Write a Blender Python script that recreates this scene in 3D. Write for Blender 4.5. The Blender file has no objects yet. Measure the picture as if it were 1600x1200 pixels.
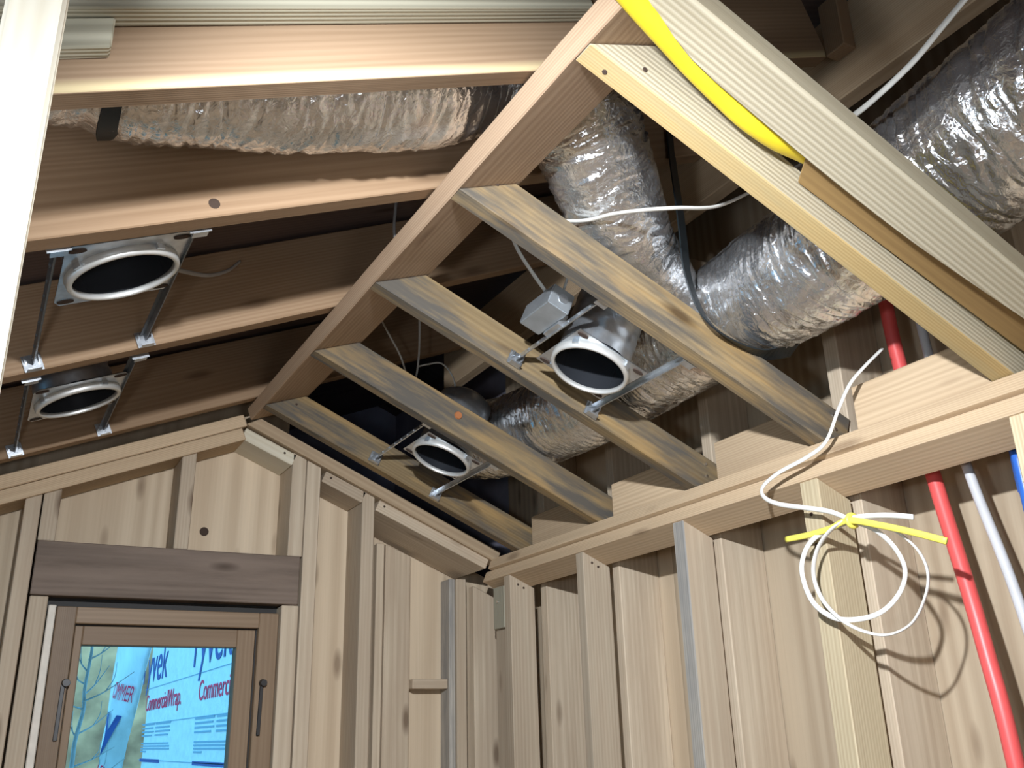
import bpy, bmesh, math, random
from mathutils import Vector, Matrix, noise
random.seed(7)
SC = bpy.context.scene
COL = SC.collection
H = 1.5                                    # eye height: written z values are measured from the eye, the floor is at z = 0
def V(x, y, z): return Vector((x, y, z + H))

# ------------------------------------------------------------------ camera, world, lamps, exposure
cd = bpy.data.cameras.new('camera'); cam = bpy.data.objects.new('camera', cd); COL.objects.link(cam)
yaw, pitch, roll = 0.515982463, 0.357996325, -0.0285687652
fw = Vector((math.sin(yaw)*math.cos(pitch), math.cos(yaw)*math.cos(pitch), math.sin(pitch)))
rt = Vector((math.cos(yaw), -math.sin(yaw), 0)); up = rt.cross(fw)
r2 = rt*math.cos(roll) + up*math.sin(roll); u2 = -rt*math.sin(roll) + up*math.cos(roll)
M = Matrix((r2, u2, -fw)).transposed().to_4x4(); M.translation = V(0, 0, 0)
cam.matrix_world = M
cd.sensor_fit = 'HORIZONTAL'; cd.sensor_width = 36; cd.lens = 36*1457.83/1600; cd.clip_start = 0.02
SC.camera = cam

w = bpy.data.worlds.new('dusk_sky'); SC.world = w; w.use_nodes = True
bg = w.node_tree.nodes['Background']; bg.inputs[0].default_value = (0.17, 0.60, 1.0, 1); bg.inputs[1].default_value = 2.6

def lamp(name, loc, energy, color, size, spot=None, aim=None, blend=1.0):
    l = bpy.data.lights.new(name, 'SPOT' if spot else 'POINT'); l.energy = energy; l.color = color; l.shadow_soft_size = size
    o = bpy.data.objects.new(name, l); COL.objects.link(o); o.location = loc
    if spot:
        l.spot_size = spot; l.spot_blend = blend
        o.rotation_euler = (aim - loc).to_track_quat('-Z', 'Y').to_euler()
    return o
LAMP = V(.15, .42, .68)
lamp('work_lamp', LAMP, 205, (.95, 1.0, 1.07), .022, spot=math.radians(125), aim=LAMP + Vector((1.32, 1.9, -1.2)), blend=1.0)
lamp('post_fill', V(-.11, .40, .14), 17, (.93, 1.0, 1.10), .06)  # unseen fill light, added close to the post to overexpose it
lamp('rear_fill', V(.45, -1.0, -.2), 14, (.90, 1.0, 1.14), .25)  # unseen soft fill, added behind the camera to lift the wall shadows
SC.view_settings.view_transform = 'Standard'; SC.view_settings.look = 'None'
SC.view_settings.gamma = 1; SC.view_settings.use_curve_mapping = False
SC.view_settings.exposure = 0.0

# ------------------------------------------------------------------ materials
def newmat(name):
    m = bpy.data.materials.new(name); m.use_nodes = True
    nt = m.node_tree; return m, nt, nt.nodes['Principled BSDF']
def N(nt, typ, **kw):
    n = nt.nodes.new(typ)
    for k, v in kw.items():
        if k in n.inputs: n.inputs[k].default_value = v
        else: setattr(n, k, v)
    return n
def ramp(nt, fac, stops):
    r = nt.nodes.new('ShaderNodeValToRGB'); e = r.color_ramp.elements
    while len(e) < len(stops): e.new(0.5)
    for i, (p, c) in enumerate(stops):
        e[i].position = p; e[i].color = (c[0], c[1], c[2], 1)
    nt.links.new(fac, r.inputs[0]); return r.outputs[0]
def mix(nt, fac, a, b, mode='MIX'):
    n = nt.nodes.new('ShaderNodeMix'); n.data_type = 'RGBA'; n.blend_type = mode
    for sock, v in ((n.inputs[0], fac), (n.inputs[6], a), (n.inputs[7], b)):
        if isinstance(v, bpy.types.NodeSocket): nt.links.new(v, sock)
        elif isinstance(v, (int, float)): sock.default_value = v
        else: sock.default_value = (v[0], v[1], v[2], 1)
    return n.outputs[2]
def math_(nt, op, a, b=None, c=None):
    n = nt.nodes.new('ShaderNodeMath'); n.operation = op
    for i, v in enumerate((a, b, c)):
        if v is None: continue
        if isinstance(v, bpy.types.NodeSocket): nt.links.new(v, n.inputs[i])
        else: n.inputs[i].default_value = v
    return n.outputs[0]

def wood(name, base, dark, ring=60, ringamt=.5, rough=.72, stain=None, stainamt=0.0, bump=.25, knots=1.0, dist=9.0, fibre=.42, patch=None, patchamt=0.0, ctr=(-.2, .06), rnd=(.45, .37), sap=None):
    """grain runs along the object's own X axis; each board is offset by its own random number"""
    m, nt, b = newmat(name); L = nt.links.new
    tc = N(nt, 'ShaderNodeTexCoord'); oi = N(nt, 'ShaderNodeObjectInfo')
    off = N(nt, 'ShaderNodeVectorMath', operation='SCALE'); off.inputs[0].default_value = (9.1, rnd[0], rnd[1]); L(oi.outputs['Random'], off.inputs['Scale'])
    pos = N(nt, 'ShaderNodeVectorMath', operation='ADD'); L(tc.outputs['Object'], pos.inputs[0]); L(off.outputs[0], pos.inputs[1])
    def mapped(sx, sy, sz, lx=0, ly=0, lz=0):
        mp = N(nt, 'ShaderNodeMapping'); mp.inputs['Scale'].default_value = (sx, sy, sz); mp.inputs['Location'].default_value = (lx, ly, lz)
        L(pos.outputs[0], mp.inputs[0]); return mp.outputs[0]
    wv = N(nt, 'ShaderNodeTexWave', wave_type='RINGS', rings_direction='X'); L(mapped(.05, 1, 1, 0, ctr[0], ctr[1]), wv.inputs[0])
    wv.inputs['Scale'].default_value = ring; wv.inputs['Distortion'].default_value = dist; wv.inputs['Detail'].default_value = 2.0; wv.inputs['Detail Scale'].default_value = .22
    fb = N(nt, 'ShaderNodeTexNoise'); L(mapped(3, 170, 170), fb.inputs[0]); fb.inputs['Scale'].default_value = 1; fb.inputs['Detail'].default_value = 3
    tn = N(nt, 'ShaderNodeTexNoise'); L(mapped(1.3, 11, 11), tn.inputs[0]); tn.inputs['Scale'].default_value = 1; tn.inputs['Detail'].default_value = 4
    v = math_(nt, 'MULTIPLY', wv.outputs['Fac'], ringamt)
    v = math_(nt, 'MULTIPLY_ADD', fb.outputs['Fac'], fibre, v)
    v = math_(nt, 'MULTIPLY_ADD', tn.outputs['Fac'], .5, v)
    tot = ringamt + fibre*.5 + .5*.5
    mid = [(x+y)/2 for x, y in zip(base, dark)]
    lite = [min(1, x*1.16) for x in base]
    col = ramp(nt, math_(nt, 'DIVIDE', v, tot + .3), [(.12, lite), (.42, base), (.66, mid), (.95, dark)])
    # every board a little lighter, darker or redder
    rv = math_(nt, 'MULTIPLY_ADD', oi.outputs['Random'], .34, .83)
    hs = N(nt, 'ShaderNodeHueSaturation'); L(col, hs.inputs['Color']); L(rv, hs.inputs['Value'])
    col = hs.outputs[0]
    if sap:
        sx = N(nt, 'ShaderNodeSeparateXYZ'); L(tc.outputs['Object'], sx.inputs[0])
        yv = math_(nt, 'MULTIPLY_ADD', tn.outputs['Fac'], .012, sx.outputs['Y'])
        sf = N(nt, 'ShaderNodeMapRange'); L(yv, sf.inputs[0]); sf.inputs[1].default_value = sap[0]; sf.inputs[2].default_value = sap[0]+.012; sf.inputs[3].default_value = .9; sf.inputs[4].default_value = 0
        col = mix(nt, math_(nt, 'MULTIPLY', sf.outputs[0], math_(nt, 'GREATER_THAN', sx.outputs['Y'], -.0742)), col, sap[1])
    if stain:
        sn = N(nt, 'ShaderNodeTexNoise'); L(mapped(2.2, 16, 16, 3), sn.inputs[0]); sn.inputs['Scale'].default_value = 1; sn.inputs['Detail'].default_value = 5; sn.inputs['Roughness'].default_value = .65
        sf = N(nt, 'ShaderNodeMapRange'); L(sn.outputs['Fac'], sf.inputs[0]); sf.inputs[1].default_value = .43; sf.inputs[2].default_value = .60; sf.inputs[4].default_value = stainamt
        col = mix(nt, sf.outputs[0], col, stain)
    if patch:
        sn = N(nt, 'ShaderNodeTexNoise'); L(mapped(3.5, 26, 26, 7), sn.inputs[0]); sn.inputs['Scale'].default_value = 1; sn.inputs['Detail'].default_value = 4
        sf = N(nt, 'ShaderNodeMapRange'); L(sn.outputs['Fac'], sf.inputs[0]); sf.inputs[1].default_value = .52; sf.inputs[2].default_value = .7; sf.inputs[4].default_value = patchamt
        col = mix(nt, sf.outputs[0], col, patch)
    if knots:
        vo = N(nt, 'ShaderNodeTexVoronoi'); L(mapped(3.1, 10, 10, 1.7), vo.inputs[0]); vo.inputs['Scale'].default_value = 1
        kf = N(nt, 'ShaderNodeMapRange'); L(vo.outputs['Distance'], kf.inputs[0]); kf.inputs[1].default_value = .06; kf.inputs[2].default_value = .17; kf.inputs[3].default_value = .85*knots; kf.inputs[4].default_value = 0
        col = mix(nt, kf.outputs[0], col, (dark[0]*.42, dark[1]*.36, dark[2]*.32))
    L(col, b.inputs['Base Color']); b.inputs['Roughness'].default_value = rough; b.inputs['Specular IOR Level'].default_value = .25
    bp = N(nt, 'ShaderNodeBump'); bp.inputs['Strength'].default_value = bump; bp.inputs['Distance'].default_value = .0012
    L(v, bp.inputs['Height']); L(bp.outputs[0], b.inputs['Normal'])
    return m

def plain(name, col, rough=.5, metal=0, spec=.5, var=.0, scale=30, bump=0, bscale=60):
    m, nt, b = newmat(name); L = nt.links.new
    b.inputs['Roughness'].default_value = rough; b.inputs['Metallic'].default_value = metal; b.inputs['Specular IOR Level'].default_value = spec
    tc = N(nt, 'ShaderNodeTexCoord'); n = N(nt, 'ShaderNodeTexNoise'); L(tc.outputs['Object'], n.inputs[0]); n.inputs['Scale'].default_value = scale; n.inputs['Detail'].default_value = 4
    c = ramp(nt, n.outputs['Fac'], [(.3, [x*(1-var) for x in col]), (.7, [min(1, x*(1+var)) for x in col])]); L(c, b.inputs['Base Color'])
    if bump:
        n2 = N(nt, 'ShaderNodeTexNoise'); L(tc.outputs['Object'], n2.inputs[0]); n2.inputs['Scale'].default_value = bscale; n2.inputs['Detail'].default_value = 3
        bp = N(nt, 'ShaderNodeBump'); bp.inputs['Strength'].default_value = bump; bp.inputs['Distance'].default_value = .002; L(n2.outputs['Fac'], bp.inputs['Height']); L(bp.outputs[0], b.inputs['Normal'])
    return m

MW = {}
MW['joist'] = wood('wood_joist', (.275, .20, .105), (.165, .11, .055), ring=45, ringamt=.2, stain=(.085, .08, .072), stainamt=.9, patch=(.42, .265, .10), patchamt=.6)
MW['tan'] = wood('wood_tan', (.46, .335, .155), (.34, .225, .09), ring=60, ringamt=.3, stain=(.36, .31, .18), stainamt=.5, knots=.5)
MW['pale'] = wood('wood_pale', (.48, .425, .31), (.33, .275, .18), ring=36, ringamt=.45, bump=1.0, knots=0, dist=6, fibre=.4, ctr=(-.5, .02), rnd=(.2, .03))
MW['fir'] = wood('wood_fir', (.32, .215, .13), (.22, .135, .075), ring=80, ringamt=.18, knots=.6)
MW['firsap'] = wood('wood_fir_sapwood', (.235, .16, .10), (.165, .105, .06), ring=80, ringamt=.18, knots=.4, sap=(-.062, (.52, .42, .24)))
MW['grey'] = wood('wood_grey', (.44, .41, .31), (.25, .23, .165), ring=50, ringamt=.6, bump=1.0, knots=.3, dist=4)
MW['ridge'] = wood('wood_ridge', (.42, .30, .20), (.29, .19, .12), ring=70, ringamt=.25, knots=.5)
MW['stud'] = wood('wood_stud', (.53, .44, .325), (.35, .27, .19), ring=40, ringamt=.14, stain=(.40, .30, .21), stainamt=.35)
MW['studgrey'] = wood('wood_stud_grey', (.40, .37, .32), (.22, .20, .175), ring=50, ringamt=.2, stain=(.18, .18, .18), stainamt=.6)
MW['plate'] = wood('wood_plate', (.53, .40, .26), (.37, .26, .16), ring=65, ringamt=.22, knots=.6)
MW['yellow'] = wood('wood_yellowed', (.56, .47, .31), (.40, .31, .19), ring=55, ringamt=.25, knots=.6)
MW['header'] = wood('wood_header', (.17, .128, .10), (.11, .08, .06), ring=50, ringamt=.25, stain=(.24, .18, .14), stainamt=.4)
MW['ply'] = wood('wood_plywood', (.53, .425, .30), (.38, .285, .19), ring=9, ringamt=.3, dist=22, bump=.15, knots=.8, fibre=.3)
MW['deck'] = wood('wood_deck', (.13, .095, .085), (.09, .065, .058), ring=24, ringamt=.25, dist=12, bump=.2)
MW['gapstrip'] = wood('brown_gap_strip', (.30, .19, .075), (.21, .125, .05), ring=60, ringamt=.15, knots=0)
MW['window'] = wood('wood_window', (.23, .16, .10), (.17, .11, .065), ring=70, ringamt=.2, rough=.5, knots=0)
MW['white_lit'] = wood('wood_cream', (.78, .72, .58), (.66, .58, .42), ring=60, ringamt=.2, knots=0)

def foil():
    m, nt, b = newmat('foil_jacket'); L = nt.links.new
    tc = N(nt, 'ShaderNodeTexCoord')
    n = N(nt, 'ShaderNodeTexNoise'); L(tc.outputs['Object'], n.inputs[0]); n.inputs['Scale'].default_value = 7; n.inputs['Detail'].default_value = 3
    L(ramp(nt, n.outputs['Fac'], [(.3, (.74, .73, .72)), (.6, (.86, .88, .90)), (.76, (.76, .66, .60))]), b.inputs['Base Color'])
    b.inputs['Metallic'].default_value = .93
    L(ramp(nt, n.outputs['Fac'], [(.3, (.13,)*3), (.7, (.27,)*3)]), b.inputs['Roughness'])
    n2 = N(nt, 'ShaderNodeTexNoise'); L(tc.outputs['Object'], n2.inputs[0]); n2.inputs['Scale'].default_value = 64; n2.inputs['Detail'].default_value = 4; n2.inputs['Distortion'].default_value = 1.2
    vo = N(nt, 'ShaderNodeTexVoronoi', feature='F1'); L(tc.outputs['Object'], vo.inputs[0]); vo.inputs['Scale'].default_value = 30
    h = math_(nt, 'MULTIPLY_ADD', vo.outputs['Distance'], .25, n2.outputs['Fac'])
    bp = N(nt, 'ShaderNodeBump'); bp.inputs['Strength'].default_value = .5; bp.inputs['Distance'].default_value = .006; L(h, bp.inputs['Height']); L(bp.outputs[0], b.inputs['Normal'])
    return m
M_FOIL = foil()
M_GALV = plain('galvanized_steel', (.62, .65, .68), .32, .9, var=.18, scale=40, bump=.15, bscale=80)
M_RIM = plain('satin_trim_steel', (.72, .72, .69), .42, .55, var=.05)
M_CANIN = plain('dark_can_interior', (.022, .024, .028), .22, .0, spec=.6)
M_BOX = plain('grey_steel_box', (.42, .45, .47), .42, .7, var=.1)
M_BLACK = plain('black_strap', (.012, .017, .02), .5, spec=.4)
M_CABLE = plain('white_cable_jacket', (.72, .71, .66), .4, spec=.45, var=.03)
M_YELLOW = plain('yellow_cable_jacket', (.85, .66, .03), .42, var=.06, scale=20)
M_LEMON = plain('lemon_cable_jacket', (.82, .74, .12), .4, var=.04)
M_RED = plain('red_pipe', (.66, .085, .08), .42, var=.05)
M_PIPEW = plain('translucent_white_pipe', (.52, .52, .53), .3, var=.05)
M_BLUE = plain('blue_pipe', (.03, .13, .50), .35, var=.05)
M_NAIL = plain('bright_nail', (.8, .8, .8), .25, 1)
M_HOLE = plain('nail_hole', (.05, .03, .02), .9)
M_HANDLE = plain('black_handle', (.015, .013, .012), .45)
M_FOAM = plain('pale_flashing', (.60, .55, .47), .6, var=.1)
M_GASKET_GAP = plain('dark_gasket_and_gap', (.02, .018, .016), .7)
M_BARK = plain('pale_bark', (.55, .56, .55), .8, var=.2)
M_ATTIC = plain('attic_navy_shade', (.34, .33, .42), .9, var=.2, scale=6)  # purplish grey: the attic's dark navy shade put into the panel colour
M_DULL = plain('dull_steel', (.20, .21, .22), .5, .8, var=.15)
M_FAINT = plain('dim_cable_jacket', (.26, .25, .24), .5, var=.05)  # darkened copy of the cable jacket, faintness of two cables put into colour
M_FLOOR = wood('subfloor_plywood', (.42, .31, .2), (.28, .19, .11), ring=20, ringamt=.4, dist=8)

# ------------------------------------------------------------------ mesh helpers
WM = {}
def put(name, bm, mat, Mx, parent=None, smooth=False):
    me = bpy.data.meshes.new(name); bm.normal_update(); bm.to_mesh(me); bm.free()
    for mt in (mat if isinstance(mat, (list, tuple)) else [mat]): me.materials.append(mt)
    if smooth:
        for p in me.polygons: p.use_smooth = True
    o = bpy.data.objects.new(name, me); COL.objects.link(o)
    place(o, Mx, parent); return o
def place(o, Mx, parent=None):
    if parent is not None:
        o.parent = parent; o.matrix_parent_inverse = WM[parent.name].inverted()
    o.matrix_basis = Mx; WM[o.name] = Mx.copy()
def tag(o, label=None, cat=None, group=None, kind=None):
    if label: o['label'] = label
    if cat: o['category'] = cat
    if group: o['group'] = group
    if kind: o['kind'] = kind
    return o
def empty(name, loc, parent=None):
    o = bpy.data.objects.new(name, None); o.empty_display_size = .05; COL.objects.link(o); place(o, Matrix.Translation(loc), parent); return o
def frame(x, y, o):
    x = Vector(x).normalized(); y = Vector(y); y = (y - x*y.dot(x)).normalized(); z = x.cross(y)
    m = Matrix((x, y, z)).transposed().to_4x4(); m.translation = o; return m

def board(name, A, B, wv, tv, mat, parent=None, s0=(0, 0), s1=(0, 0), bev=.0022, wane=None):
    """a sawn board: corner edge from A to B, its width along wv and thickness along tv; s0/s1 shift the end cuts (per full width, per full thickness)"""
    A = Vector(A); B = Vector(B); wv = Vector(wv); tv = Vector(tv)
    x = (B - A).normalized(); Lg = (B - A).length
    yw = (wv - x*wv.dot(x)); W = yw.length; y = yw.normalized()
    z = x.cross(y); T = tv.dot(z)
    C = A + x*Lg/2 + y*W/2 + z*T/2
    Mx = Matrix((x, y, z)).transposed().to_4x4(); Mx.translation = C
    bm = bmesh.new()
    seg = 1 if not wane else 24
    rows = []
    for i in range(seg+1):
        f = i/seg; row = []
        for (a, b) in ((0, 0), (1, 0), (1, 1), (0, 1)):
            xs = (s0[0]*a + s0[1]*b)*(1-f) + (s1[0]*a + s1[1]*b)*f
            yy = (a-.5)*W; zz = (b-.5)*T
            if wane:
                dy, dz = wane(f, a, b); yy += dy; zz += dz
            row.append(bm.verts.new((-Lg/2 + Lg*f + xs, yy, zz)))
        rows.append(row)
    for i in range(seg):
        for k in range(4):
            bm.faces.new((rows[i][k], rows[i][(k+1) % 4], rows[i+1][(k+1) % 4], rows[i+1][k]))
    bm.faces.new(rows[0][::-1]); bm.faces.new(rows[-1])
    bmesh.ops.recalc_face_normals(bm, faces=bm.faces)
    if bev:
        es = [e for e in bm.edges if e.calc_face_angle(0) > .5]
        bmesh.ops.bevel(bm, geom=es, offset=min(bev, W*.2, abs(T)*.2), segments=1, affect='EDGES')
    return put(name, bm, mat, Mx, parent)

def box_bm(bm, c, s, Mx=None):
    r = bmesh.ops.create_cube(bm, size=1)
    for v in r['verts']:
        v.co = Vector((v.co.x*s[0], v.co.y*s[1], v.co.z*s[2])) + Vector(c)
        if Mx: v.co = Mx @ v.co
def lathe(bm, prof, n=48, close=False):
    rings = []
    for (r, z) in prof: rings.append([bm.verts.new((r*math.cos(2*math.pi*i/n), r*math.sin(2*math.pi*i/n), z)) for i in range(n)])
    pairs = list(zip(rings, rings[1:])) + ([(rings[-1], rings[0])] if close else [])
    for a, b in pairs:
        for i in range(n): bm.faces.new((a[i], a[(i+1) % n], b[(i+1) % n], b[i]))
    return rings
def catmull(pts, n):
    P = [Vector(p) for p in pts]; P = [P[0]*2 - P[1]] + P + [P[-1]*2 - P[-2]]; out = []
    for i in range(1, len(P)-2):
        a, b, c, d = P[i-1:i+3]
        for k in range(n):
            t = k/n
            out.append(.5*((2*b) + (c-a)*t + (2*a - 5*b + 4*c - d)*t*t + (-a + 3*b - 3*c + d)*t**3))
    out.append(P[-2]); return out
def sweep(bm, path, rx, ry, ref, ns=10, cap=True, disp=None):
    """elliptic tube; rx lies across, ry along ref"""
    rings = []; s = 0; prev = path[0]
    nrm = Vector(ref)
    for i, p in enumerate(path):
        t = (path[min(i+1, len(path)-1)] - path[max(i-1, 0)]).normalized()
        nrm = nrm - t*nrm.dot(t)
        if nrm.length < 1e-5: nrm = t.orthogonal()
        nrm.normalize(); bi = t.cross(nrm); s += (p-prev).length; prev = p
        a = rx(i/(len(path)-1)) if callable(rx) else rx; b = ry(i/(len(path)-1)) if callable(ry) else ry
        row = []
        for k in range(ns):
            th = 2*math.pi*k/ns
            d = 1 + (disp(s, th, i/(len(path)-1)) if disp else 0)
            row.append(bm.verts.new(p + bi*(a*math.cos(th)*d) + nrm*(b*math.sin(th)*d)))
        rings.append(row)
    for r0, r1 in zip(rings, rings[1:]):
        for k in range(ns): bm.faces.new((r0[k], r0[(k+1) % ns], r1[(k+1) % ns], r1[k]))
    if cap: bm.faces.new(rings[0][::-1]); bm.faces.new(rings[-1])
    return rings
def tube(name, pts, rx, ry, mat, ref=(0, 0, 1), n=10, ns=10, parent=None, curved=True):
    P = [V(*p) for p in pts]; c = P[len(P)//2].copy()
    path = catmull(P, n) if curved else P
    bm = bmesh.new(); sweep(bm, [p - c for p in path], rx, ry, ref, ns)
    bmesh.ops.recalc_face_normals(bm, faces=bm.faces)
    return put(name, bm, mat, Matrix.Translation(c), parent, smooth=True)
def disc(name, p, nrm, r, h, mat, parent, n=10):
    bm = bmesh.new(); nrm = Vector(nrm).normalized()
    bmesh.ops.create_cone(bm, cap_ends=True, segments=n, radius1=r, radius2=r*.8, depth=h)
    return put(name, bm, mat, Matrix.Translation(p) @ nrm.to_track_quat('Z', 'Y').to_matrix().to_4x4(), parent)

# ------------------------------------------------------------------ slopes
SR = math.atan(.44); UR = Vector((math.cos(SR), 0, -math.sin(SR))); NR = Vector((math.sin(SR), 0, math.cos(SR)))      # right ceiling slope
SL = math.atan(.42); UL = Vector((math.cos(SL), 0, math.sin(SL))); NL = Vector((-math.sin(SL), 0, math.cos(SL)))      # left ceiling slope
def zr(x): return 1.1905 - .44*x          # underside of the right joists
def zl(x): return .6917 + .42*x           # underside of the left rafters
Y = Vector((0, 1, 0)); X = Vector((1, 0, 0)); Z = Vector((0, 0, 1))

# ------------------------------------------------------------------ setting: floor, far walls, roof
tag(board('floor', V(-1.3, -1.3, -1.5), V(1.75, -1.3, -1.5), Y*4.4, Z*-.03, M_FLOOR, bev=0), kind='structure')
tag(board('wall_left', V(-1.3, -1.3, -1.5), V(-1.3, -1.3, .16), Y*4.4, X*-.02, MW['ply'], bev=0), kind='structure')
tag(board('wall_front', V(-1.3, -1.3, -1.5), V(-1.3, -1.3, 1.7), X*3.05, Y*-.02, MW['ply'], bev=0), kind='structure')

ceil = tag(empty('ceiling', V(.6, 1, 1.2)), kind='structure')
def zdk(x): return zl(x) + .21
# roof deck boards on the rafters (left slope) and beyond the high ridge beam (right slope)
yy = -1.3
for k in range(6):
    y1 = yy + 1.10
    board('deck_panel', V(-1.35, yy, zdk(-1.35)), V(1.62, yy, zdk(1.62)), Y*1.10, NL*.015, MW['deck'], ceil, bev=0)
    board('deck_panel', V(1.62, yy, zdk(1.62)), V(2.0, yy, zdk(1.62)-.16), Y*1.10, Vector((.4, 0, .9))*.015, MW['deck'], ceil, bev=0)
    yy = y1

# ------------------------------------------------------------------ right wall
wr = tag(empty('wall_right', V(1.69, 1.2, -1.5)), kind='structure')
for y0, y1 in ((-1.3, -.31), (-.31, .91), (.91, 2.09), (2.09, 3.03)):
    board('sheathing_panel', V(1.69, y0, -1.5), V(1.69, y0, 1.5), Y*(y1-y0), X*.012, MW['ply'], wr, bev=0)
PB = V(1.443, -1.2, .472)
E1 = 2.78
board('top_plate', PB, PB + Y*(E1+1.2), UR*.089, NR*.037, MW['plate'], wr)
PU = PB + NR*.038 - UR*.012
board('top_plate', PU, PU + Y*(E1+1.2-.03), UR*.089, NR*.037, MW['plate'], wr)
def plate_under(x): return .472 - .44*(x-1.443)
# inner studs carry the plates (name, y far, y near)
studs = {}
for nm, y0, y1, mt in (('S1', 2.855, 2.893, 'stud'), ('S2', 2.598, 2.638, 'stud'), ('S3', 2.176, 2.214, 'stud'), ('S4', 1.735, 1.776, 'studgrey'), ('S5', 1.305, 1.354, 'yellow'), ('S6', .842, .882, 'yellow')):
    top = plate_under(1.446)
    mats = [MW['stud'], MW['studgrey']] if mt == 'studgrey' else [MW[mt]]
    studs[nm] = board('stud', V(1.446, y0, -1.5), V(1.446, y0, top), X*.089, Y*(y1-y0), mats, wr, s1=(-.089*.44, 0))
    if len(mats) == 2:
        for p in studs[nm].data.polygons:
            if p.normal.y < -.7: p.material_index = 1
studs['S4']['label'] = 'stud with a weathered grey front edge'
studs['S5']['label'] = 'yellowed stud with two drilled holes near its top'
studs['S6']['label'] = 'pale yellow stud at the right edge of the picture'
# outer studs behind them, and the sheathing they carry
for y0, y1 in ((2.552, 2.59), (2.155, 2.19), (1.726, 1.762), (1.293, 1.331), (.86, .895)):
    board('stud', V(1.552, y0, -1.5), V(1.552, y0, 1.2), X*.137, Y*(y1-y0), MW['stud'], wr)
board('backing_board', V(1.475, 2.655, -1.5), V(1.475, 2.655, .452), Y*.098, X*.03, MW['stud'], wr)
tp = board('nailer', V(1.462, 2.668, .315), V(1.462, 2.668, .447), Y*.075, X*.012, MW['grey'], wr)
disc('nail', V(1.46, 2.71, .40), -X, .005, .004, M_NAIL, tp)
# holes and nails on the studs
for yv, zv in ((1.333, .40), (1.330, .335)):
    disc('drilled_hole', V(1.4455, yv, zv), -X, .007 if zv < .39 else .0045, .002, M_HOLE, studs['S5'])
disc('nail_hole', V(1.4455, .862, .405), -X, .005, .002, M_HOLE, studs['S6'])
for nm, yv in (('S3', 2.1755), ('S2', 2.5975)):
    for xv, zv in ((1.475, .44), (1.495, .43)):
        disc('nail_hole', V(xv, yv, zv), -Y, .004, .002, M_HOLE, studs[nm])
# blocking boards standing on the plate between the joists
for y0, y1 in ((-.4, .70), (.915, 1.21), (1.335, 1.63), (1.742, 2.06), (2.162, 2.50)):
    board('blocking', V(1.474, y0, .5445), V(1.474, y1, .5445), Z*.093, X*.036, MW['plate'], wr)

# ------------------------------------------------------------------ back wall
wb = tag(empty('wall_back', V(.5, 2.885, -1.5)), kind='structure')
YS = 2.888
def gl(x): return .595 + .414*x            # underside of the left gable plates
def sheath(x0, x1, z0, z1, s1=0):
    return board('sheathing_panel', V(x0, YS, z0), V(x0, YS, z1), X*(x1-x0), Y*.012, MW['ply'], wb, bev=0)
sheath(-1.35, .081, -1.5, 1.75); sheath(.081, .47, .40, 1.75); sheath(.47, .796, .40, 1.75)
sheath(.081, .172, -1.0, .40); sheath(.766, .796, -1.0, .40); sheath(.172, .766, .345, .40)
def gtop(x): return .901 - .434*(x-.623) + .03
board('sheathing_panel', V(.796, YS, -1.5), V(.796, YS, gtop(.796)), X*.234, Y*.012, MW['ply'], wb, s1=(-.434*.234, 0), bev=0)
board('sheathing_panel', V(1.028, 2.99, -1.5), V(1.028, 2.99, gtop(1.028)), X*.72, Y*.012, MW['ply'], wb, s1=(-.434*.72, 0), bev=0)
# the attic runs on beyond the gable wall
board('attic_panel', V(.5, 4.25, .43), V(.5, 4.25, 1.8), X*1.6, Y*.012, M_ATTIC, wb, bev=0)
board('attic_panel', V(.62, 3.006, .445), V(.62, 4.26, .445), X*1.2, Z*-.012, M_ATTIC, wb, bev=0)
board('attic_panel', V(.79, 2.90, .43), V(.79, 2.90, 1.8), Y*1.36, X*-.012, M_ATTIC, wb, bev=0)
board('attic_panel', V(1.72, 2.98, .43), V(1.72, 2.98, 1.8), Y*1.3, X*.012, M_ATTIC, wb, bev=0)
sheath(.081, .796, -1.5, -.95)
DEP = .137
def bstud(x0, x1, z0, z1, tops=0.0, y=2.75, dep=DEP, mt='stud', name='stud'):
    # upright piece of the gable wall; tops = rise of its top cut per metre to the right
    return board(name, V(x0, y, z0), V(x0, y, z1), X*(x1-x0), Y*dep, MW[mt], wb, s1=(tops*(x1-x0), 0))
def gr(x): return .853 - .42*(x-.625)      # underside of the right gable blocks
def gu(x): return .901 - .434*(x-.623)     # underside of the right upper gable plate
bstud(-.38, -.34, -1.5, gl(-.38), .41)
bstud(.061, .100, -1.5, gl(.061), .41)
bstud(.104, .146, .512, gl(.104), .41)
bstud(.449, .489, .512, gl(.449), .41)
bstud(.775, .819, .512, gu(.775)-.002, -.434)
bstud(.822, .866, -1.5, gu(.822)-.002, -.434)
bstud(1.005, 1.046, -1.5, gu(1.005)-.002, -.434)
bstud(.106, .150, -1.5, .368); bstud(.767, .817, -1.5, .368)
tag(board('window_header', V(.105, 2.742, .370), V(.812, 2.742, .370), Z*.141, Y*.137, MW['header'], wb), 'dark brown header beam over the window')
# double top plates of the left slope
for dz, yf in ((0, 2.742), (.0415, 2.738)):
    a = V(-1.2, yf, gl(-1.2)+dz); b = V(.626, yf, gl(.626)+dz)
    board('top_plate', a, b, Y*.14, Vector((-.38, 0, .925))*.0375, MW['plate'], wb, s1=(0, .0))
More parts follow.
